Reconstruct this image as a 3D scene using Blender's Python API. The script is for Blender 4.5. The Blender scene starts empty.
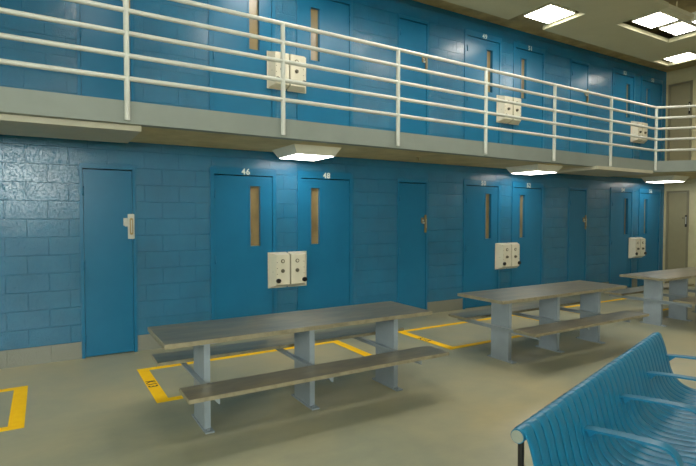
import bpy, bmesh, math, random
from mathutils import Vector, Matrix
random.seed(7)
C = bpy.context.scene.collection
D = 6.8            # distance to the blue cell wall
SOF = 2.645        # underside of the balcony
CEIL = 5.37
XR = 13.55

# ---------------------------------------------------------------- materials
def hexlin(r, g, b):
    f = lambda c: (c/255/12.92) if c/255 <= .04045 else ((c/255+.055)/1.055)**2.4
    return (f(r), f(g), f(b), 1)

class NT:
    def __init__(s, name):
        s.m = bpy.data.materials.new(name); s.m.use_nodes = True
        s.n = s.m.node_tree.nodes; s.l = s.m.node_tree.links
        s.b = s.n['Principled BSDF']
    def node(s, t, **kw):
        n = s.n.new(t)
        for k, v in kw.items():
            if k.startswith('_'): setattr(n, k[1:], v)
            else: n.inputs[k.replace('9', ' ')].default_value = v
        return n
    def link(s, a, ao, b, bi): s.l.new(a.outputs[ao], b.inputs[bi])

def coords(t, kind='Object'):
    return t.node('ShaderNodeTexCoord'), kind

def noise(t, scale, detail=3, rough=.5, stretch=None):
    tc = t.node('ShaderNodeTexCoord')
    n = t.node('ShaderNodeTexNoise', Scale=scale, Detail=detail, Roughness=rough)
    if stretch:
        mp = t.node('ShaderNodeMapping'); mp.inputs['Scale'].default_value = stretch
        t.link(tc, 'Object', mp, 'Vector'); t.link(mp, 'Vector', n, 'Vector')
    else: t.link(tc, 'Object', n, 'Vector')
    return n

def ramp(t, src, out, stops):
    r = t.node('ShaderNodeValToRGB')
    e = r.color_ramp.elements
    while len(e) < len(stops): e.new(.5)
    for i, (p, c) in enumerate(stops): e[i].position = p; e[i].color = c
    t.link(src, out, r, 'Fac'); return r

def paint(name, col, rough=.35, metal=0, var=.08, scale=6, bump=0, bscale=120, coat=0, stretch=None, spec=.5):
    t = NT(name)
    n = noise(t, scale, 4, .6, stretch)
    lo = tuple(c*(1-var) for c in col[:3])+(1,); hi = tuple(min(1, c*(1+var)) for c in col[:3])+(1,)
    r = ramp(t, n, 'Fac', [(.3, lo), (.7, hi)])
    t.link(r, 'Color', t.b, 'Base Color')
    t.b.inputs['Roughness'].default_value = rough; t.b.inputs['Metallic'].default_value = metal
    t.b.inputs['Specular IOR Level'].default_value = spec
    if coat: t.b.inputs['Coat Weight'].default_value = coat; t.b.inputs['Coat Roughness'].default_value = .15
    if bump:
        n2 = noise(t, bscale, 3, .6)
        bp = t.node('ShaderNodeBump', Strength=bump, Distance=.004)
        t.link(n2, 'Fac', bp, 'Height'); t.link(bp, 'Normal', t.b, 'Normal')
    return t.m

def emit(name, col, s):
    t = NT(name)
    t.b.inputs['Base Color'].default_value = (.9, .9, .9, 1)
    t.b.inputs['Emission Color'].default_value = col; t.b.inputs['Emission Strength'].default_value = s
    return t.m

BLUE = hexlin(27, 105, 143)
M = {}
def block_wall(name, col, base, x0=-.379, z0=.205, course=.2117, length=.4234, base_h=.205, ax=0, vertical_only=False):
    """glossy painted concrete block: mortar joints and pores as bump, grey paint below base_h"""
    t = NT(name)
    tc = t.node('ShaderNodeTexCoord')
    sp = t.node('ShaderNodeSeparateXYZ'); t.link(tc, 'Object', sp, 'Vector')
    cb = t.node('ShaderNodeCombineXYZ')
    ax_ = t.node('ShaderNodeMath', _operation='SUBTRACT'); t.link(sp, 'XY'[ax], ax_, 0); ax_.inputs[1].default_value = x0
    az_ = t.node('ShaderNodeMath', _operation='SUBTRACT'); t.link(sp, 'Z', az_, 0); az_.inputs[1].default_value = z0-10*course
    t.link(ax_, 'Value', cb, 'X'); t.link(az_, 'Value', cb, 'Y')
    bk = t.node('ShaderNodeTexBrick', Scale=1.0)
    bk.offset = .5; bk.offset_frequency = 2
    bk.inputs['Mortar Size'].default_value = .0045; bk.inputs['Mortar Smooth'].default_value = .35
    bk.inputs['Brick Width'].default_value = length; bk.inputs['Row Height'].default_value = course
    t.link(cb, 'Vector', bk, 'Vector')
    n1 = noise(t, 56, 4, .68); n2 = noise(t, 2.2, 4, .6)
    pores = ramp(t, n1, 'Fac', [(.39, (0, 0, 0, 1)), (.49, (1, 1, 1, 1))])
    # height = 1-mortar*k + pores
    inv = t.node('ShaderNodeMath', _operation='MULTIPLY_ADD'); t.link(bk, 'Fac', inv, 0); inv.inputs[1].default_value = -3.4; inv.inputs[2].default_value = 1
    ad = t.node('ShaderNodeMath', _operation='MULTIPLY_ADD'); t.link(pores, 'Color', ad, 0); ad.inputs[1].default_value = .5; t.link(inv, 'Value', ad, 2)
    bp = t.node('ShaderNodeBump', Strength=1.0, Distance=.0026); t.link(ad, 'Value', bp, 'Height')
    t.link(bp, 'Normal', t.b, 'Normal')
    lo = tuple(c*.88 for c in col[:3])+(1,); hi = tuple(c*1.1 for c in col[:3])+(1,)
    r = ramp(t, n2, 'Fac', [(.3, lo), (.7, hi)])
    lt = t.node('ShaderNodeMath', _operation='LESS_THAN'); t.link(sp, 'Z', lt, 0); lt.inputs[1].default_value = base_h
    mx = t.node('ShaderNodeMix', _data_type='RGBA'); t.link(lt, 'Value', mx, 'Factor')
    t.l.new(r.outputs['Color'], mx.inputs[6]); mx.inputs[7].default_value = base
    t.l.new(mx.outputs[2], t.b.inputs['Base Color'])
    t.b.inputs['Roughness'].default_value = .21
    t.b.inputs['Specular IOR Level'].default_value = .62
    return t.m

M['wall'] = block_wall('painted_block_blue', BLUE, hexlin(128, 130, 120))
M['cream'] = block_wall('painted_block_cream', hexlin(186, 178, 142), hexlin(150, 150, 130), ax=1, base_h=-1)
M['door'] = paint('blue_door_paint', BLUE, .28, spec=.3, var=.05, scale=3, bump=.05, bscale=200)
M['groove'] = paint('door_gap_dark', hexlin(12, 30, 42), .8)  # dark tone standing for the shade in gaps around doors
M['tandoor'] = paint('taupe_door_paint', hexlin(138, 131, 102), .4, var=.04)
M['tanframe'] = paint('taupe_frame_paint', hexlin(122, 116, 92), .4, var=.04)
M['rail'] = paint('cream_rail_paint', hexlin(198, 199, 190), .3, var=.04)
M['fascia'] = paint('grey_fascia_paint', hexlin(130, 137, 130), .55, var=.05, scale=3, bump=.1, bscale=60)
M['soffit'] = paint('raw_concrete_soffit', hexlin(192, 178, 136), .8, var=.2, scale=2.2, bump=.3, bscale=30)
M['ceiling'] = paint('raw_concrete_ceiling', hexlin(152, 139, 100), .85, var=.3, scale=3, bump=.4, bscale=25)
M['cpanel'] = paint('acoustic_panel', hexlin(182, 178, 148), .8, var=.05, scale=1.5, bump=.15, bscale=180)
M['prim'] = paint('panel_rim', hexlin(196, 190, 160), .6, var=.05)  # panel colour lightened to paint lamp light on narrow strips and rims
M['sofpanel'] = paint('soffit_panel_paint', hexlin(186, 180, 158), .5, var=.05)
M['fixture'] = paint('fixture_white', hexlin(214, 212, 196), .35, var=.02)
M['post'] = paint('blue_grey_steel_paint', hexlin(142, 152, 160), .4, var=.06, scale=8)
M['box'] = paint('cream_box_paint', hexlin(212, 206, 186), .35, var=.04)
M['boxdark'] = paint('box_gap', hexlin(96, 92, 78), .6)
M['black'] = paint('black_plastic', hexlin(14, 14, 16), .35)
M['knob'] = paint('worn_knob', hexlin(112, 104, 84), .35, metal=.6)
M['brass'] = paint('worn_brass', hexlin(150, 128, 84), .35, metal=.5)
M['steel'] = paint('lock_plate_steel', hexlin(180, 180, 172), .32, metal=.35)
M['yellow'] = paint('yellow_floor_paint', hexlin(255, 198, 0), .55, spec=.25, var=.07, scale=12)
M['white'] = paint('white_stencil', hexlin(226, 230, 222), .5)
M['ink'] = paint('black_stencil', hexlin(40, 28, 10), .5)
M['bench'] = paint('teal_blue_enamel', hexlin(12, 104, 140), .34, var=.06, scale=5, spec=.5)
M['cap'] = paint('grey_tube_cap', hexlin(138, 144, 134), .5)
M['lens'] = emit('ceiling_lens', (1, .96, .86, 1), 12)
M['daylight'] = emit('frosted_daylight_glass', (.90, 1, .95, 1), 10.5)  # glow of the unseen windows added as fill light
M['lens2'] = emit('soffit_lens', (1, .98, .92, 1), 6.2)
M['glass_tan'] = None

def glassy():
    t = NT('door_window_glazing')
    n = noise(t, 3, 3, .6, (1, 1, .6))
    r = ramp(t, n, 'Fac', [(.3, hexlin(112, 94, 62)), (.7, hexlin(160, 138, 94))])
    t.link(r, 'Color', t.b, 'Base Color')
    t.b.inputs['Roughness'].default_value = .28
    t.b.inputs['Coat Weight'].default_value = .2; t.b.inputs['Coat Roughness'].default_value = .2
    return t.m
M['glass_tan'] = glassy()

def steel_top():
    t = NT('worn_stainless_steel')
    n = noise(t, 4.5, 4, .6, (.45, 1.6, 1)); n2 = noise(t, 7, 3, .6, (.5, 2, 1))
    r = ramp(t, n, 'Fac', [(.32, hexlin(124, 123, 113)), (.5, hexlin(142, 136, 119)), (.72, hexlin(166, 153, 124))])
    t.link(r, 'Color', t.b, 'Base Color')
    t.b.inputs['Metallic'].default_value = .7
    rr = t.node('ShaderNodeMapRange'); t.link(n2, 'Fac', rr, 'Value')
    rr.inputs['To Min'].default_value = .27; rr.inputs['To Max'].default_value = .33
    t.link(rr, 'Result', t.b, 'Roughness')
    return t.m
M['top'] = steel_top()
M['topedge'] = paint('worn_steel_edge', hexlin(158, 150, 126), .4, metal=.4, var=.2, scale=14)

def floor_mat():
    t = NT('sealed_concrete_floor')
    n = noise(t, .55, 6, .55); n2 = noise(t, 3.2, 5, .65, (1, 1.6, 1)); n3 = noise(t, 60, 2, .5)
    r = ramp(t, n, 'Fac', [(.34, hexlin(140, 143, 124)), (.5, hexlin(160, 156, 128)), (.68, hexlin(176, 165, 128))])
    r2 = ramp(t, n2, 'Fac', [(.3, (.90, .90, .90, 1)), (.7, (1.06, 1.05, 1.03, 1))])
    mx = t.node('ShaderNodeMix', _data_type='RGBA', _blend_type='MULTIPLY'); mx.inputs[0].default_value = 1
    t.l.new(r.outputs['Color'], mx.inputs[6]); t.l.new(r2.outputs['Color'], mx.inputs[7])
    t.l.new(mx.outputs[2], t.b.inputs['Base Color'])
    rr = t.node('ShaderNodeMapRange'); t.link(n2, 'Fac', rr, 'Value')
    rr.inputs['To Min'].default_value = .24; rr.inputs['To Max'].default_value = .46
    t.link(rr, 'Result', t.b, 'Roughness')
    bp = t.node('ShaderNodeBump', Strength=.12, Distance=.003); t.link(n3, 'Fac', bp, 'Height'); t.link(bp, 'Normal', t.b, 'Normal')
    return t.m
M['floor'] = floor_mat()

# ---------------------------------------------------------------- mesh helpers
class MB:
    def __init__(s): s.bm = bmesh.new(); s.mi = 0
    def face(s, vs):
        f = s.bm.faces.new(vs); f.material_index = s.mi; return f
    def box(s, x0, x1, y0, y1, z0, z1, bev=0):
        vs = [s.bm.verts.new(p) for p in [(x0,y0,z0),(x1,y0,z0),(x1,y1,z0),(x0,y1,z0),(x0,y0,z1),(x1,y0,z1),(x1,y1,z1),(x0,y1,z1)]]
        fs = [s.face([vs[i] for i in q]) for q in [(3,2,1,0),(4,5,6,7),(0,1,5,4),(1,2,6,5),(2,3,7,6),(3,0,4,7)]]
        if bev:
            es = list({e for f in fs for e in f.edges})
            bmesh.ops.bevel(s.bm, geom=es, offset=bev, segments=2, affect='EDGES', clamp_overlap=True)
        return s
    def prism(s, loop, d):
        """loop: list of 3D points (planar), extruded along vector d"""
        d = Vector(d); a = [s.bm.verts.new(p) for p in loop]; b = [s.bm.verts.new(Vector(p)+d) for p in loop]
        n = len(loop); s.face(a[::-1]); s.face(b)
        for i in range(n): s.face([a[i], a[(i+1) % n], b[(i+1) % n], b[i]])
        return s
    def frustum(s, lo, hi):
        a = [s.bm.verts.new(p) for p in lo]; b = [s.bm.verts.new(p) for p in hi]; n = len(lo)
        s.face(a[::-1]); s.face(b)
        for i in range(n): s.face([a[i], a[(i+1) % n], b[(i+1) % n], b[i]])
        return s
    def tube(s, pts, r, seg=14, cap=True):
        pts = [Vector(p) for p in pts]; rings = []
        for i, p in enumerate(pts):
            if i == 0: t = (pts[1]-p).normalized(); k = 1
            elif i == len(pts)-1: t = (p-pts[i-1]).normalized(); k = 1
            else:
                t1 = (p-pts[i-1]).normalized(); t2 = (pts[i+1]-p).normalized(); t = (t1+t2).normalized(); k = 1/max(.3, t.dot(t1))
            a = Vector((0, 0, 1)) if abs(t.z) < .9 else Vector((1, 0, 0))
            u = t.cross(a).normalized(); w = u.cross(t).normalized()
            rings.append([s.bm.verts.new(p+(u*math.cos(2*math.pi*j/seg)*k+w*math.sin(2*math.pi*j/seg))*r) for j in range(seg)])
        for a, b in zip(rings, rings[1:]):
            for j in range(seg): s.face([a[j], a[(j+1) % seg], b[(j+1) % seg], b[j]]).smooth = True
        if cap: s.face(rings[0][::-1]); s.face(rings[-1])
        return s
    def disc(s, c, ax, r, h, seg=20, sq=1):
        """short cylinder from c along ax"""
        c = Vector(c); ax = Vector(ax).normalized(); a = Vector((0, 0, 1)) if abs(ax.z) < .9 else Vector((1, 0, 0))
        u = ax.cross(a).normalized(); w = u.cross(ax)
        A = [s.bm.verts.new(c+(u*math.cos(2*math.pi*j/seg)*sq+w*math.sin(2*math.pi*j/seg))*r) for j in range(seg)]
        B = [s.bm.verts.new(v.co+ax*h) for v in A]
        s.face(A[::-1]); s.face(B)
        for j in range(seg): s.face([A[j], A[(j+1) % seg], B[(j+1) % seg], B[j]]).smooth = True
        return s
    def ribbon(s, path, half, frame, th, crown=0):
        """solid strap: path [(v,z)], half width along u, frame(v,z,s)->3D, thickness th along path normal"""
        n = len(path); out = []
        for i, (v, z) in enumerate(path):
            a = path[max(0, i-1)]; b = path[min(n-1, i+1)]
            tv, tz = b[0]-a[0], b[1]-a[1]; L = math.hypot(tv, tz) or 1; nv, nz = -tz/L, tv/L
            sec = [(-half, 0), (half, 0), (half, th), (-half, th)]
            if crown: sec = [(-half, crown), (-half*.86, crown*.3), (-half*.6, 0), (half*.6, 0), (half*.86, crown*.3), (half, crown), (half, th+crown), (-half, th+crown)]
            out.append([s.bm.verts.new(frame(v-nv*d, z-nz*d, w_)) for w_, d in sec])
        K = len(out[0])
        for a, b in zip(out, out[1:]):
            for j in range(K):
                f = s.face([a[j], a[(j+1) % K], b[(j+1) % K], b[j]]); f.smooth = True
        s.face(out[0][::-1]); s.face(out[-1]); return s
    def build(s, name, mats, parent=None, loc=None):
        bmesh.ops.recalc_face_normals(s.bm, faces=s.bm.faces)
        for e in s.bm.edges:
            if len(e.link_faces) == 2 and e.calc_face_angle(0) > .6: e.smooth = False
        me = bpy.data.meshes.new(name)
        if parent is not None or loc is not None:
            off = Vector(loc) if loc is not None else Vector(parent['_o'])
            bmesh.ops.translate(s.bm, verts=s.bm.verts, vec=-off)
        s.bm.to_mesh(me); s.bm.free()
        for m in (mats if isinstance(mats, (list, tuple)) else [mats]): me.materials.append(m)
        o = bpy.data.objects.new(name, me); C.objects.link(o)
        if parent is not None:
            p = parent; o.parent = p; o['_o'] = list(p['_o'])
        elif loc is not None: o.location = loc; o['_o'] = list(loc)
        else: o['_o'] = [0, 0, 0]
        return o

def tag(o, label=None, cat=None, group=None, kind=None):
    if label: o['label'] = label
    if cat: o['category'] = cat
    if group: o['group'] = group
    if kind: o['kind'] = kind
    return o

def empty(name, loc, label, cat, group=None, kind=None):
    o = bpy.data.objects.new(name, None); C.objects.link(o); o.location = loc; o['_o'] = list(loc)
    o.empty_display_size = .1
    return tag(o, label, cat, group, kind)

def dup(root, loc, label, group=None):
    """copy of a thing with copies of its parts and sub-parts"""
    r = root.copy(); C.objects.link(r); r.location = loc; r['_o'] = list(loc); r['label'] = label
    if group: r['group'] = group
    for ch in list(root.children):
        c = ch.copy(); C.objects.link(c); c.parent = r
        for g in list(ch.children):
            d = g.copy(); C.objects.link(d); d.parent = c
    return r

def text_mesh(name, body, size, mat, parent, place, extrude=.0015, bold=.002, align='CENTER', xs=1):
    """writing as a thin mesh; place(v) maps flat text coordinates to world"""
    cu = bpy.data.curves.new('lettering', 'FONT'); cu.body = body; cu.size = size; cu.align_x = align
    cu.offset = bold; cu.extrude = extrude; cu.resolution_u = 3; cu.space_character = 1.12
    ob = bpy.data.objects.new('lettering', cu); C.objects.link(ob)
    bpy.context.view_layer.update()
    me = bpy.data.meshes.new_from_object(ob.evaluated_get(bpy.context.evaluated_depsgraph_get()))
    bpy.data.objects.remove(ob)
    off = Vector(parent['_o'])
    for v in me.vertices: v.co = Vector(place(Vector((v.co.x*xs, v.co.y, v.co.z))))-off
    me.name = name; me.materials.clear(); me.materials.append(mat)
    o = bpy.data.objects.new(name, me); C.objects.link(o); o.parent = parent; o['_o'] = list(parent['_o'])
    return o

# ---------------------------------------------------------------- room shell
YF, XL = -7.0, -7.0
m = MB(); m.box(XL-.2, XR+.2, YF-.2, D+.2, -.15, 0); tag(m.build('floor', M['floor']), 'sealed tan and grey concrete floor of the dayroom', 'floor', kind='structure')
m = MB(); m.box(XL-.2, XR+.2, YF-.2, D+.2, CEIL, CEIL+.15); tag(m.build('ceiling', M['ceiling']), 'raw dark concrete ceiling above the hanging panels', 'ceiling', kind='structure')

PER = 4.66
# door openings in the blue wall: (frame x0, frame x1, leaf x0, leaf x1, kind, number, hinge side)
doors = []
def cellpair(k, up):
    b = k*PER
    # measured leaf limits of the first pair, the others repeat along the wall
    l = {0: (1.995, 2.833, 3.297, 4.137), 1: (6.658, 7.495, 7.955, 8.765), 2: (11.27, 12.07, 12.46, 13.30), -1: (-2.665, -1.827, -1.363, -.523), -2: (-6.90, -6.487, -6.023, -5.183)}[k]
    zb = 0 if not up else 2.765
    zt = 2.28 if not up else 5.01
    nums = {(0, 0): ('46', '48'), (1, 0): ('50', '52'), (2, 0): ('54', '56'), (0, 1): ('45', '47'), (1, 1): ('49', '51'), (2, 1): ('53', '55')}.get((k, up), (None, None))
    doors.append((l[0], l[1], zb, zt, 'cell', nums[0], 'L', up, k))
    doors.append((l[2], l[3], zb, zt, 'cell', nums[1], 'R', up, k))
def util(k, up):
    l = {0: (.408, .950), 1: (5.13, 5.70), 2: (9.72, 10.27), -1: (-4.25, -3.71)}[k]
    zb = 0 if not up else 2.765
    doors.append((l[0], l[1], zb, 2.28 if not up else 5.01, 'util', None, 'L', up, k))
for up in (0, 1):
    for k in (-1, 0, 1, 2):
        util(k, up); cellpair(k, up)

def wall_with_holes(name, x0, x1, z0, z1, y, th, holes, mat):
    xs = sorted({x0, x1, *[h[0] for h in holes], *[h[1] for h in holes]})
    zs = sorted({z0, z1, *[h[2] for h in holes], *[h[3] for h in holes]})
    bm = bmesh.new(); V = {}
    def vert(i, j, k):
        if (i, j, k) not in V: V[(i, j, k)] = bm.verts.new((xs[i], y+th*k, zs[j]))
        return V[(i, j, k)]
    hole = lambda i, j: not (0 <= i < len(xs)-1 and 0 <= j < len(zs)-1) or any(h[0]-1e-6 <= xs[i] and xs[i+1] <= h[1]+1e-6 and h[2]-1e-6 <= zs[j] and zs[j+1] <= h[3]+1e-6 for h in holes)
    for i in range(len(xs)-1):
        for j in range(len(zs)-1):
            if hole(i, j): continue
            for k in (0, 1):
                q = [vert(i, j, k), vert(i+1, j, k), vert(i+1, j+1, k), vert(i, j+1, k)]
                bm.faces.new(q if k == 0 else q[::-1])
            for (di, dj, a, b) in ((-1, 0, (i, j), (i, j+1)), (1, 0, (i+1, j+1), (i+1, j)), (0, -1, (i+1, j), (i, j)), (0, 1, (i, j+1), (i+1, j+1))):
                if hole(i+di, j+dj):
                    bm.faces.new([vert(*a, 0), vert(*b, 0), vert(*b, 1), vert(*a, 1)])
    bmesh.ops.recalc_face_normals(bm, faces=bm.faces)
    me = bpy.data.meshes.new(name); bm.to_mesh(me); bm.free(); me.materials.append(mat)
    o = bpy.data.objects.new(name, me); C.objects.link(o); return o

FW = {'cell': .062, 'util': .042}; FH = {'cell': .115, 'util': .07}
holes = [(a-FW[k], b+FW[k], zb, zt+FH[k]) for (a, b, zb, zt, k, *_r) in doors]
tag(wall_with_holes('wall_back', XL, XR, 0, CEIL, D, .2, holes, M['wall']), 'glossy blue painted block wall with the two rows of cell doors', 'wall', kind='structure')
m = MB(); m.box(XL, XR, D+.2, D+.3, 0, CEIL); tag(m.build('wall_rear_core', M['groove']), 'dark core behind the cell doors', 'wall', kind='structure')  # dark backing paints the shade seen through the cell door gaps
# right wall with two narrow taupe doors
rh = [(6.215, 6.735, 0, 2.36), (6.19, 6.74, 2.765, 5.03)]
xs_holes = rh
def rot_wall(name, y0, y1, x, th, holes, mat):
    o = wall_with_holes(name, y0, y1, 0, CEIL, 0, th, holes, mat)
    for v in o.data.vertices: v.co = Vector((x+v.co.y, v.co.x, v.co.z))
    bm = bmesh.new(); bm.from_mesh(o.data); bmesh.ops.recalc_face_normals(bm, faces=bm.faces); bm.to_mesh(o.data); bm.free()
    return o
tag(rot_wall('wall_right', YF, D, XR, .2, rh, M['cream']), 'cream painted end wall with narrow taupe doors', 'wall', kind='structure')
m = MB(); m.box(XR+.2, XR+.3, YF, D, 0, CEIL); tag(m.build('wall_end_core', M['groove']), 'dark core behind the taupe doors', 'wall', kind='structure')  # same painted gap shade behind the taupe doors
m = MB(); m.box(XL-.2, XL, YF, D, 0, CEIL); tag(m.build('wall_left', M['cream']), 'cream painted wall off to the left', 'wall', kind='structure')
m = MB(); m.box(XL, XR, YF-.2, YF, 0, CEIL); tag(m.build('wall_front', M['cream']), 'cream painted wall behind the viewer', 'wall', kind='structure')

# unseen frosted windows added as fill light, behind the viewer and to the left
for i, (x0, x1, z0, z1) in enumerate([(-3.4, .7, 2.1, 3.9), (-3.5, .5, 2.4, 3.8)]):
    t = empty(f'window_{i+1}', ((x0+x1)/2, YF, z0), ['frosted daylight window in the wall behind the viewer', 'frosted daylight window in the wall off to the left'][i], 'window', kind='structure')
    m = MB(); w = .07
    m.box(x0-w, x1+w, YF, YF+.06, z0-w, z0); m.box(x0-w, x1+w, YF, YF+.06, z1, z1+w); m.box(x0-w, x0, YF, YF+.06, z0, z1); m.box(x1, x1+w, YF, YF+.06, z0, z1)
    n = 5
    for k in range(1, n): x = x0+(x1-x0)*k/n; m.box(x-.025, x+.025, YF+.02, YF+.06, z0, z1)
    wf = m.build('window_frame', M['fixture'], t)
    m = MB(); m.box(x0, x1, YF+.005, YF+.015, z0, z1); wp = m.build('window_pane', M['daylight'], t)
    if i == 1:
        t.rotation_euler.z = -math.pi/2; t.location = (XL, -1.5, z0)

# ---------------------------------------------------------------- doors
def hinge(x, z, y, parent, mat):
    mb = MB(); mb.tube([(x, y-.006, z-.055), (x, y-.006, z+.055)], .0085, 8); return mb.build('hinge', mat, parent)

def make_door(i, a, b, zb, zt, kind, num, side, up, k):
    fw, fh = FW[kind], FH[kind]
    names = {('util', 0): 'narrow blue utility door with a steel and brass lock', ('cell', 0): 'blue cell door with a narrow window'}
    floorname = 'upper tier' if up else 'ground floor'
    if num and not (up and k == 0):
        lab = f'blue steel cell door numbered {num} with a narrow tan window, {floorname}'
    elif kind == 'cell':
        if k == 0: lab = 'blue cell door on the upper tier cut by the top of the photo, ' + ('left of the pair' if side == 'L' else 'right of the pair')
        else: lab = f'blue cell door off to the left, {floorname}, ' + ('hinged left' if side == 'L' else 'hinged right')
    else:
        where = {0: 'leftmost, left of door 46' if not up else 'leftmost behind the railing', 1: 'between doors 48 and 50' if not up else 'above the one between doors 48 and 50',
                 2: 'between doors 52 and 54' if not up else 'above the one between doors 52 and 54', -1: 'off to the left'}[k]
        lab = f'narrow blue utility door with lever lock, {floorname}, {where}'
    t = empty(f'door_{i}', ((a+b)/2, D, zb), lab, 'door', kind='structure')
    yf = D-.012
    mb = MB()
    mb.box(a-fw, a-.004, yf, D+.2, zb, zt+fh); mb.box(b+.004, b+fw, yf, D+.2, zb, zt+fh)
    mb.box(a-.004, b+.004, yf, D+.2, zt+.014, zt+fh)
    mb.build('door_frame', M['door'], t)
    zl = zb+.012; yl = D-.002
    leaf = MB()
    if kind == 'cell':
        if side == 'L': wx0 = a+.505; wx1 = wx0+.15
        else: wx0 = a+.165; wx1 = wx0+.15
        wz0, wz1 = (1.295, 2.145) if not up else (4.06, 4.845)
        for (x0, x1, z0, z1) in ((a, wx0, zl, zt), (wx1, b, zl, zt), (wx0, wx1, zl, wz0), (wx0, wx1, wz1, zt)):
            leaf.box(x0, x1, yl, yl+.065, z0, z1)
        lf = leaf.build('door_leaf', M['door'], t)
        st = MB(); w = .022
        for (x0, x1, z0, z1) in ((wx0-w, wx0, wz0-w, wz1+w), (wx1, wx1+w, wz0-w, wz1+w), (wx0, wx1, wz0-w, wz0), (wx0, wx1, wz1, wz1+w)):
            st.box(x0, x1, yl-.006, yl, z0, z1)
        st.build('window_stop', M['door'], lf)
        p = MB(); p.box(wx0, wx1, yl+.052, yl+.06, wz0, wz1); p.build('window_pane', M['glass_tan'], lf)
    else:
        leaf.box(a, b, yl, yl+.05, zl, zt); lf = leaf.build('door_leaf', M['door'], t)
        # lock: steel plate, recessed brass paddle, small latch block
        zc = zb+1.59
        lk = MB(); lk.box(b-(.055 if (k, up) == (0, 0) else .036), b+(.022 if (k, up) == (0, 0) else .004), yf-.014, yf, zc-.155, zc+.155, .003)
        lk.box(b-.105, b-.056, yf-.004, yf+.004, zc+.01, zc+.105, .002)
        lko = lk.build('lock_plate', M['steel'] if (k, up) == (0, 0) else M['brass'], t)
        pd = MB(); ring = []
        for q in range(20):
            an = 2*math.pi*q/20; ring.append((b-.015+.021*math.cos(an), yf-.0145, zc+.085*(1 if math.sin(an) > 0 else -1)+.021*math.sin(an)))
        pd.prism(ring, (0, -.006, 0)); pd.build('lock_recess', M['brass'], lko)
        g = MB(); g.box(b-.021, b-.008, yf-.034, yf-.0205, zc-.08, zc+.08, .004); g.build('lock_handle', M['steel'], lko)
        g = MB(); g.tube([(b-.08, yf-.004, zc+.055), (b-.08, yf-.03, zc+.055)], .016, 12); g.box(b-.09, b-.045, yf-.026, yf-.014, zc+.0, zc+.03); g.build('latch_knob', M['steel'], lko)
    hx = a-.002 if side == 'L' else b+.002
    for z in (zb+.22, zb+1.12, zb+2.02): hinge(hx, z, yf, t, M['door'])
    if num and not (up and k == 0):
        cx = (a+b)/2+(.02 if side == 'L' else .01)
        text_mesh('door_number', num, .118, M['white'], t, lambda v: (cx+v.x, yf-.0015-v.z*.5, zt+.022+v.y), bold=.003)
    return t
for i, dd in enumerate(doors): make_door(i+1, *dd)

def make_end_door(i, y0, y1, zb, zt, lab):
    t = empty(f'door_{i}', (XR, (y0+y1)/2, zb), lab, 'door', kind='structure')
    mb = MB(); w = .05
    mb.box(XR-.02, XR+.2, y0, y0+w, zb, zt); mb.box(XR-.02, XR+.2, y1-w, y1, zb, zt); mb.box(XR-.02, XR+.2, y0+w, y1-w, zt-w, zt)
    mb.build('door_frame', M['tanframe'], t)
    mb = MB(); mb.box(XR+.0, XR+.05, y0+w+.003, y1-w-.003, zb+.01, zt-w-.004); mb.build('door_leaf', M['tandoor'], t)
    z = zb+1.62
    mb = MB(); mb.box(XR-.03, XR-.02, y0+.028, y0+.075, z-.16, z+.13, .003); lk = mb.build('lock_plate', M['black'], t)
    mb = MB(); mb.box(XR-.042, XR-.03, y0+.04, y0+.062, z-.09, z+.09, .003); mb.build('lock_handle', M['steel'], lk)
    mb = MB(); mb.tube([(XR-.001, y0+.12, z+.06), (XR-.04, y0+.12, z+.06)], .016, 10); mb.build('latch_knob', M['knob'], lk)
make_end_door(len(doors)+1, 6.215, 6.735, 0, 2.36, 'narrow taupe door in the end wall at ground level')
make_end_door(len(doors)+2, 6.19, 6.74, 2.765, 5.03, 'narrow taupe door in the end wall on the upper tier')

# ---------------------------------------------------------------- balcony
EDGE = lambda x: 5.45+.020*x      # the walkway narrows slightly along the wall
CX = 10.88; EY = EDGE(CX)
poly = [(XL, D), (XL, EDGE(XL)), (CX, EY), (XR, EY-(XR-CX)), (XR, D)]
bal = empty('balcony', (3, 6.1, SOF), 'grey concrete balcony walkway running above the ground floor doors', 'balcony', kind='structure')
m = MB(); m.prism([(x, y, SOF) for x, y in poly], (0, 0, .1)); m.build('walkway_slab', M['soffit'], bal)
q = .12
edge = [(XL, EDGE(XL)), (CX, EY), (XR, EY-(XR-CX))]
inner = [(XR, EY-(XR-CX)+q*1.414), (CX+q*.414, EY+q), (XL, EDGE(XL)+q)]
m = MB(); m.prism([(x, y-(.004 if i < 2 else .004), SOF-.001) for i, (x, y) in enumerate(edge)]+[(x, y, SOF-.001) for x, y in inner], (0, 0, .223)); m.build('fascia_curb', M['fascia'], bal)

# railing
rl = empty('railing', (3, 5.5, 2.68), 'cream tubular steel railing with five rails along the balcony edge', 'railing')
RAIL = lambda x: EDGE(x)-.035
posts = [-4.3, -2.65, -.96, .727, 2.420, 4.12, 5.82, 7.50, 9.21, 10.86]
cxr = 10.86; RY = RAIL(cxr)
end = (XR-.02, RY-(XR-.02-cxr))
for z in (3.96, 3.745, 3.525, 3.305, 3.08):
    mb = MB(); mb.tube([(XL+.02, RAIL(XL+.02), z), (cxr, RY, z), (end[0], end[1], z)], .0245, 14); mb.build('rail', M['rail'], rl)
for x in posts+[None]:
    if x is None: x, y = 12.26, RY-1.4
    else: y = RAIL(x)
    mb = MB(); mb.tube([(x, y, 2.67), (x, y, 3.96)], .027, 14); mb.build('post', M['rail'], rl)

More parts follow.
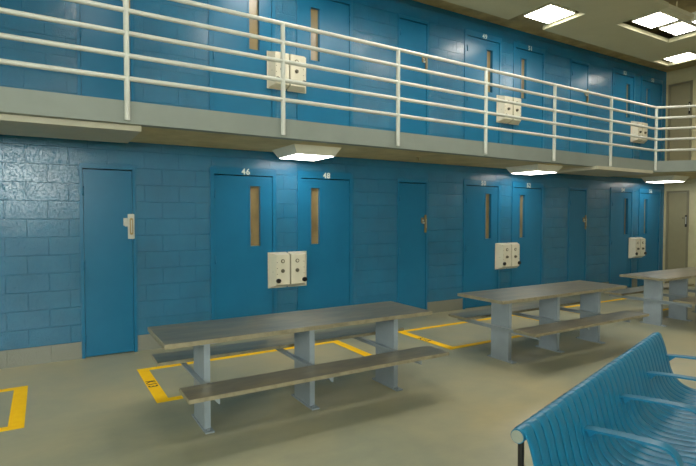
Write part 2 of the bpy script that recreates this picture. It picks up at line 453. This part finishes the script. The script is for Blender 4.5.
# dropped soffit panels under the balcony
for x0, x1, lab in ((-.85, .875, 'shallow cream box panel hung under the balcony at the left edge'), (8.72, 10.62, 'shallow cream box panel hung under the balcony before door 54')):
    m = MB(); m.box(x0, x1, 5.55, 6.52, SOF-.058, SOF+.004, .004); o = m.build('ceiling_panel', M['sofpanel'], None, ((x0+x1)/2, 6, SOF)); tag(o, lab, 'ceiling panel')

# lights under the balcony
def soffit_light(cx, lab):
    t = empty('ceiling_light', (cx, 6.1, SOF), lab, 'light', 'tray lights under the balcony')
    w = .352; y0, y1 = 5.88, 6.62; ins = .07; zb = SOF-.115
    hi = [(cx-w, y0, SOF), (cx+w, y0, SOF), (cx+w, y1, SOF), (cx-w, y1, SOF)]
    lo = [(cx-w+ins, y0+ins, zb), (cx+w-ins, y0+ins, zb), (cx+w-ins, y1-ins, zb), (cx-w+ins, y1-ins, zb)]
    m = MB(); m.frustum(lo, hi); m.build('housing', M['fixture'], t)
    m = MB(); m.box(cx-w+ins+.012, cx+w-ins-.012, y0+ins+.012, y1-ins-.012, zb-.006, zb); m.build('lens', M['lens2'], t)
    return t
for cx, lab in ((-1.6, 'white tray light under the balcony, off to the left'), (3.11, 'lit white tray light under the balcony above doors 46 and 48'),
                (7.84, 'lit white tray light under the balcony above doors 50 and 52'), (12.48, 'lit white tray light under the balcony above doors 54 and 56')):
    soffit_light(cx, lab)
# sprinkler head
m = MB(); m.disc((5.05, 6.2, SOF+.005), (0, 0, -1), .03, .017); m.tube([(5.05, 6.2, SOF-.012), (5.05, 6.2, SOF-.05)], .009, 8); m.disc((5.05, 6.2, SOF-.05), (0, 0, -1), .02, .004)
tag(m.build('ceiling_sprinkler', M['brass'], None, (5.05, 6.2, SOF)), 'small brass sprinkler head under the balcony between two tray lights', 'sprinkler')

# ---------------------------------------------------------------- hanging ceiling panels and lights
ZP = 5.15; ZT = 5.225
panels = [(-6.9, 2.34, 5.3, 6.15, 'long beige ceiling panel off to the left by the wall'), (3.26, 7.0, 5.3, 6.15, 'beige hanging ceiling panel left of the single square light'),
          (7.915, 11.62, 5.3, 6.15, 'beige hanging ceiling panel between the single light and the farthest light'),
          (5.99, 8.83, 4.42, 5.3, 'beige hanging ceiling panel in front of the single square light'),
          (1.33, 4.17, 4.42, 5.3, 'beige hanging ceiling panel above the viewer side of doors 46 and 48, out of view'),
          (-6.9, -.49, 4.42, 5.3, 'long beige hanging ceiling panel off to the left'),
          (10.62, 12.3, 4.3, 5.3, 'beige hanging ceiling panel right of the light cluster'),
          (8.83, 9.72, 4.44, 4.58, 'narrow beige ceiling strip at the near end of the light cluster'),
          (11.62, 12.3, 6.1, 6.15, 'thin beige rim on the wall side of the farthest light'),
          (12.22, 12.3, 5.3, 6.1, 'thin beige rim at the end of the farthest light')]
for i, (x0, x1, y0, y1, lab) in enumerate(panels):
    m = MB(); m.box(x0, x1, y0, y1, ZP, ZT)
    # hanger rods up to the concrete
    n = max(1, int((x1-x0)/1.5))
    for k in range(n):
        x = x0+(x1-x0)*(k+.5)/n; m.tube([(x, (y0+y1)/2, ZT), (x, (y0+y1)/2, CEIL)], .008, 6)
    tag(m.build('ceiling_panel', M['cpanel'] if y1-y0 > .3 else M['prim'], None, ((x0+x1)/2, (y0+y1)/2, CEIL)), lab, 'ceiling panel')
for i, (x0, x1, y0, y1) in enumerate([(-6.9, 8.4, .9, 3.0), (-6.9, 8.4, -3.3, -.9), (9.9, 13.4, .9, 3.0), (9.9, 13.4, -3.3, -.9)]):
    m = MB(); m.box(x0, x1, y0, y1, ZP, ZT); m.tube([((x0+x1)/2, (y0+y1)/2, ZT), ((x0+x1)/2, (y0+y1)/2, CEIL)], .02, 6)
    tag(m.build('ceiling_panel', M['cpanel'], None, ((x0+x1)/2, (y0+y1)/2, CEIL)), 'wide beige ceiling panel out of view over the dayroom, ' + ['near left', 'far back left', 'near right', 'far back right'][i], 'ceiling panel')

def ceil_light(x0, x1, y0, y1, z, lab):
    t = empty('ceiling_light', ((x0+x1)/2, (y0+y1)/2, CEIL), lab, 'light', 'square ceiling lights')
    m = MB(); m.box(x0-.02, x1+.02, y0-.02, y1+.02, z+.004, CEIL); m.build('housing', M['fixture'], t)
    m = MB(); m.box(x0, x1, y0, y1, z-.002, z+.004); m.build('lens', M['lens'], t)
ceil_light(7.22, 7.84, 5.46, 5.98, 5.20, 'square white ceiling light standing alone in its own opening')
ceil_light(9.07, 9.67, 4.69, 5.14, 5.20, 'square white ceiling light, left one of the cluster')
ceil_light(9.87, 10.45, 4.71, 5.08, 5.20, 'square white ceiling light, middle one of the cluster')
ceil_light(10.02, 10.6, 4.22, 4.60, 5.20, 'square white ceiling light cut by the right edge of the photo')
ceil_light(11.72, 12.18, 5.47, 5.96, 5.19, 'square white ceiling light nearest the end wall')
ceil_light(2.5, 3.12, 5.46, 5.98, 5.20, 'square ceiling light above doors 46 and 48, out of view')
for sh, wh in ((-4.66, 'above doors 46 and 48'),):
    ceil_light(9.07+sh, 9.67+sh, 4.69, 5.14, 5.20, 'square ceiling light out of view, left of a pair ' + wh)
    ceil_light(9.87+sh, 10.45+sh, 4.71, 5.08, 5.20, 'square ceiling light out of view, right of a pair ' + wh)
k = 0  # extra unseen ceiling lights added to brighten the dayroom
for (x, y) in [(.4, 3.6), (2.6, 3.6), (4.6, 3.6), (6.5, 3.6), (-3.6, -.3), (.4, -.3), (4.6, -.3), (8.9, -.3), (-3.6, -4.4), (.4, -4.4), (4.6, -4.4), (8.9, -4.4)]:
    k += 1
    ceil_light(x, x+.6, y, y+.5, 5.20, 'square ceiling light out of view over the dayroom, row %s column %s' % (['one', 'two', 'three'][(k-1)//4], ['a', 'b', 'c', 'd'][(k-1) % 4]))

# ---------------------------------------------------------------- wall boxes in pairs
def wall_box(x0, x1, z0, z1, side, lab, grp, plug):
    """cream sheet metal box, outer side face sloped, two knobs and a black button"""
    t = empty('control_box', ((x0+x1)/2, D-.012, z0), lab, 'control box', grp)
    y = D-.0125; dpt = .12; sl = .068; zb_ = .05
    fl = MB()
    if side == 'L': fl.box(x0, x1, y-.01, y, z0, z1)
    else: fl.box(x0, x1, y-.01, y, z0, z1)
    fl.build('back_plate', M['box'], t)
    y -= .0101
    if side == 'L': a0, a1, f0, f1 = x0+.012, x1, x0+.012+sl, x1
    else: a0, a1, f0, f1 = x0, x1-.012, x0, x1-.012-sl
    lo = [(a0, y, z0+.006), (a1, y, z0+.006), (a1, y, z1-.006), (a0, y, z1-.006)]
    hi = [(f0, y-dpt, z0+.006+zb_), (f1, y-dpt, z0+.006+zb_), (f1, y-dpt, z1-.03), (f0, y-dpt, z1-.03)]
    b = MB(); b.frustum(lo, hi); bmesh.ops.bevel(b.bm, geom=list(b.bm.edges), offset=.004, segments=2, affect='EDGES')
    b.build('housing', M['box'], t)
    yf = y-dpt; w = f1-f0; cx = f0+w*.47 if side == 'L' else f0+w*.42
    for zz, nm in ((z1-.125, 'upper_dial'), (z1-.265, 'knob')):
        mb = MB(); mb.disc((cx, yf, zz), (0, -1, 0), .029, .008, 24); dl = mb.build('dial', M['knob'], t)
        mb = MB()
        if nm == 'knob': mb.disc((cx, yf-.008, zz), (0, -1, 0), .02, .022, 18); mb.box(cx-.005, cx+.005, yf-.036, yf-.03, zz-.018, zz+.018); mb.build('dial_grip', M['boxdark'], dl)
        else: mb.disc((cx, yf-.008, zz), (0, -1, 0), .016, .005, 18); mb.build('dial_face', M['box'], dl)
    bx = f0+w*.14 if side == 'L' else f0+w*.93
    mb = MB(); mb.disc((bx, yf, z0+.115), (0, -1, 0), .033, .02, 20, 1.15); mb.build('button', M['black'], t)
    for q in range(3):
        sx = f0+w*.07 if side == 'L' else f1-w*.1
        mb = MB(); mb.disc((sx, yf, z1-.14-q*.085), (0, -1, 0), .006, .003, 8); mb.build('screw', M['boxdark'], t)
    mb = MB(); mb.disc(((x0+.055) if side == 'L' else (x1-.055), y-dpt*.5-.004, (z0+z1)/2-.02), (-1 if side == 'L' else 1, -.7, 0), .007, .006, 8); mb.build('screw', M['boxdark'], t)
pairs = [(2.755, 3.045, 3.068, 3.375, 0, '46 and 48'), (7.42, 7.725, 7.75, 8.045, 1, '50 and 52'), (11.96, 12.235, 12.26, 12.54, 2, '54 and 56')]
for (a, b, c, d, k, nm) in pairs:
    for up in (0, 1):
        z0, z1 = ((.675+.02*k, 1.195+.008*k) if not up else (3.545-.03*k, 4.075-.045*k))
        pl = ('between doors ' + nm) if not up else ('above doors ' + nm)
        wall_box(a, b, z0, z1, 'L', 'cream control box with two dials, left of the pair ' + pl, 'paired control boxes between cell doors', up)
        wall_box(c, d, z0, z1, 'R', 'cream control box with two dials, right of the pair ' + pl, 'paired control boxes between cell doors', up)

# ---------------------------------------------------------------- floor markings
def marking(x0, x1, lab, writing=True):
    y0, y1 = 4.80, 5.98; wx, wy = .115, .085; z = .0035
    t = empty('floor_marking', ((x0+x1)/2, (y0+y1)/2, 0), lab, 'floor marking', 'yellow painted rectangles along the wall')
    m = MB()
    m.box(x0, x0+wx, y0, y1, 0.0005, z); m.box(x1-wx, x1, y0, y1, 0.0005, z); m.box(x0+wx, x1-wx, y0, y0+wy, 0.0005, z); m.box(x0+wx, x1-wx, y1-wy, y1, 0.0005, z)
    m.build('painted_border', M['yellow'], t)
    if writing:
        text_mesh('stencil_writing', 'K13', .125, M['ink'], t, lambda v: (x0+.012+v.y, 5.38-v.x, z+.0006+v.z*.3), bold=.003)
for x0, x1, lab, wr in ((-2.75, -.165, 'yellow painted floor rectangle cut by the left edge of the photo', False),
                    (.86, 3.45, 'yellow painted floor rectangle behind the nearest table, small black stencil', True),
                    (4.45, 7.05, 'yellow painted floor rectangle behind the middle table', True),
                    (8.05, 10.55, 'yellow painted floor rectangle behind the farthest table', False)):
    marking(x0, x1, lab, wr)

# ---------------------------------------------------------------- tables with fixed benches
def slab(m, x0, x1, y0, y1, z0, z1, c=.02):
    loop = [(x0, y0+c, z0), (x0+c, y0, z0), (x1-c, y0, z0), (x1, y0+c, z0), (x1, y1-c, z0), (x1-c, y1, z0), (x0+c, y1, z0), (x0, y1-c, z0)]
    m.prism(loop, (0, 0, z1-z0))
def make_table(cx, tx, nbx, fbx, px, py, dy, lab):
    t = empty('dining_table', (cx, 4.2, 0), lab, 'table', 'steel tables with fixed benches')
    def board(name, x0, x1, y0, y1, z, th, parent):
        m = MB(); m.box(x0+.006, x1-.006, y0+.006, y1-.006, z-.004, z, 0); 
        o = m.build(name, M['top'], parent)
        e = MB()
        # turned-down edge band around the sheet
        e.box(x0, x1, y0, y0+.012, z-th, z-.001, .003); e.box(x0, x1, y1-.012, y1, z-th, z-.001, .003)
        e.box(x0, x0+.012, y0+.012, y1-.012, z-th, z-.001, 0); e.box(x1-.012, x1, y0+.012, y1-.012, z-th, z-.001, 0)
        e.box(x0+.012, x1-.012, y0+.012, y1-.012, z-th*.5, z-.0045, 0)
        e.build('edge_band', M['topedge'], o)
        return o
    board('tabletop', tx[0], tx[1], 3.86+dy, 4.58+dy, .76, .036, t)
    board('bench', nbx[0], nbx[1], 3.50+dy, 3.80+dy, .442, .03, t)
    board('bench', fbx[0], fbx[1], 4.54+dy, 4.86+dy, .442, .03, t)
    for x in px:
        m = MB(); y0, y1 = py; h = .025
        # wide channel: web plate with two flanges
        m.box(x-h, x-h+.008, y0, y1, .012, .715); m.box(x-h+.008, x+h, y0, y0+.008, .012, .715); m.box(x-h+.008, x+h, y1-.008, y1, .012, .715)
        p = m.build('post', M['post'], t)
        m = MB(); m.box(x-.036, x+.036, y0-.07, y1+.05, 0, .012)
        for yy in (y0-.03, y1+.03): m.disc((x, yy, .012), (0, 0, 1), .012, .01, 6)
        m.build('base_plate', M['post'], p)
        m = MB(); m.box(x-.06, x+.06, y0-.06, y1+.2, .705, .717); m.build('top_bracket', M['post'], p)
        m = MB(); z1 = .405
        # angle iron arm carrying both benches
        xa = x-h-.046
        m.box(xa, xa+.045, 3.55+dy, 4.83+dy, z1-.008, z1); m.box(xa+.037, xa+.045, 3.55+dy, 4.83+dy, z1-.05, z1-.008)
        m.prism([(xa+.037, 3.55+dy, z1-.008), (xa+.037, 3.55+dy, z1-.05), (xa, 3.55+dy, z1-.008)], (0, .008, 0))
        m.build('bench_arm', M['post'], t)
    return t
make_table(2.06, (.75, 3.335), (.835, 3.23), (.825, 3.50), (1.095, 2.035, 2.965), (3.98, 4.30), 0, 'grey steel table with two fixed benches nearest the viewer, left of the others')
make_table(5.66, (4.39, 6.86), (4.50, 6.75), (4.50, 6.95), (4.67, 5.56, 6.43), (4.03, 4.30), .04, 'grey steel table with two fixed benches, middle one of three')
make_table(9.33, (8.10, 10.5), (8.2, 10.4), (8.12, 10.5), (8.27, 9.05, 9.95), (4.15, 4.42), .16, 'grey steel table with two fixed benches farthest away, cut by the right edge')

# ---------------------------------------------------------------- slatted blue bench seat
A0 = Vector((1.735, 1.445)); ang = math.radians(15.43)
U = Vector((math.cos(ang), math.sin(ang))); Vv = Vector((U.y, -U.x)); LEN = 2.49
bt = empty('slatted_bench', (A0.x, A0.y, 0), 'glossy blue slatted metal bench with curved seat and armrests in the foreground', 'bench')
def F(s0):
    return lambda v, z, s: (A0.x+U.x*(s0+s)+Vv.x*v, A0.y+U.y*(s0+s)+Vv.y*v, z)
fr = F(0)
TZ = .767; TR = .031
m = MB(); m.tube([fr(0, TZ, -.012), fr(0, TZ, LEN+.012)], TR, 20, True); tb = m.build('back_tube', M['bench'], bt)
for s in (-.016, LEN+.012):
    m = MB(); m.disc(fr(0, TZ, s), (U.x, U.y, 0), TR-.004, .004, 20); m.build('tube_cap', M['cap'], tb)
def smooth(P, n=6):
    out = []
    for i in range(len(P)-1):
        p0 = P[max(0, i-1)]; p1 = P[i]; p2 = P[i+1]; p3 = P[min(len(P)-1, i+2)]
        for k in range(n):
            t = k/n
            out.append(tuple(.5*((2*p1[j])+(-p0[j]+p2[j])*t+(2*p0[j]-5*p1[j]+4*p2[j]-p3[j])*t*t+(-p0[j]+3*p1[j]-3*p2[j]+p3[j])*t**3) for j in (0, 1)))
    out.append(P[-1]); return out
wrap = [(-(TR+.0035)*math.cos(a), TZ+(TR+.0035)*math.sin(a)) for a in [math.radians(d) for d in range(-60, 151, 15)]]
prof = wrap+smooth([(.043, .760), (.063, .70), (.082, .62), (.106, .53), (.142, .462), (.20, .422), (.27, .408), (.36, .413), (.45, .424), (.495, .418), (.522, .395), (.53, .362)], 5)
N = 31; pitch = LEN/N
for i in range(N):
    m = MB(); f0 = F((i+.5)*pitch)
    m.ribbon(prof, pitch/2-.0045, f0, .005, .004)
    # rolled rib along each slat edge
    m.build('slat', M['bench'], bt)
armp = smooth([(.075, .640), (.19, .650), (.32, .656), (.41, .656), (.455, .642), (.485, .605), (.50, .55), (.508, .47), (.512, .405)], 5)
for s0 in (.032, .61, 1.245, 1.86, 2.46):
    m = MB(); m.ribbon(armp, .031, F(s0), .011); ar = m.build('armrest', M['bench'], bt)
    m = MB(); f0 = F(s0); lp = [f0(.082, .630, -.003), f0(.14, .636, -.003), f0(.094, .592, -.003)]
    m.prism(lp, tuple(Vector(f0(0, 0, .003))-Vector(f0(0, 0, -.003)))); m.build('gusset', M['bench'], ar)
# carrying frame, black
for zz, vv in ((.385, .24), (.39, .44), (.60, .062)):
    m = MB(); m.tube([fr(vv, zz-.012, .01), fr(vv, zz-.012, LEN-.01)], .012, 10); m.build('support_rail', M['black'], bt)
for s0 in (.02, 1.245, 2.47):
    m = MB(); f0 = F(s0)
    m.tube([f0(.002, TZ-TR+.002, 0), f0(.002, .02, 0)], .0135, 10); m.tube([f0(.0, .30, 0), f0(.20, .345, 0), f0(.46, .372, 0)], .0125, 10)
    m.tube([f0(.44, .372, 0), f0(.47, .02, 0)], .0135, 10); lg = m.build('leg', M['black'], bt)
    m = MB(); m.disc(f0(.002, 0, 0), (0, 0, 1), .04, .02, 16); m.disc(f0(.47, 0, 0), (0, 0, 1), .04, .02, 16); m.build('foot', M['black'], lg)

# ---------------------------------------------------------------- camera and world
cam = bpy.data.cameras.new('camera'); co = bpy.data.objects.new('camera', cam); C.objects.link(co)
cam.sensor_width = 36; cam.lens = 502/696*36; cam.clip_start = .05; cam.clip_end = 200
co.location = (0, 0, 1.71); co.rotation_euler = (math.radians(90-1.85), 0, math.radians(-31.2))
bpy.context.scene.camera = co
w = bpy.data.worlds.new('world'); bpy.context.scene.world = w; w.use_nodes = True
w.node_tree.nodes['Background'].inputs['Color'].default_value = (.02, .02, .022, 1)
vs = bpy.context.scene.view_settings
vs.view_transform = 'Standard'; vs.look = 'None'; vs.gamma = 1; vs.use_curve_mapping = False; vs.exposure = 1.08
for o in bpy.data.objects:
    if '_o' in o: del o['_o']
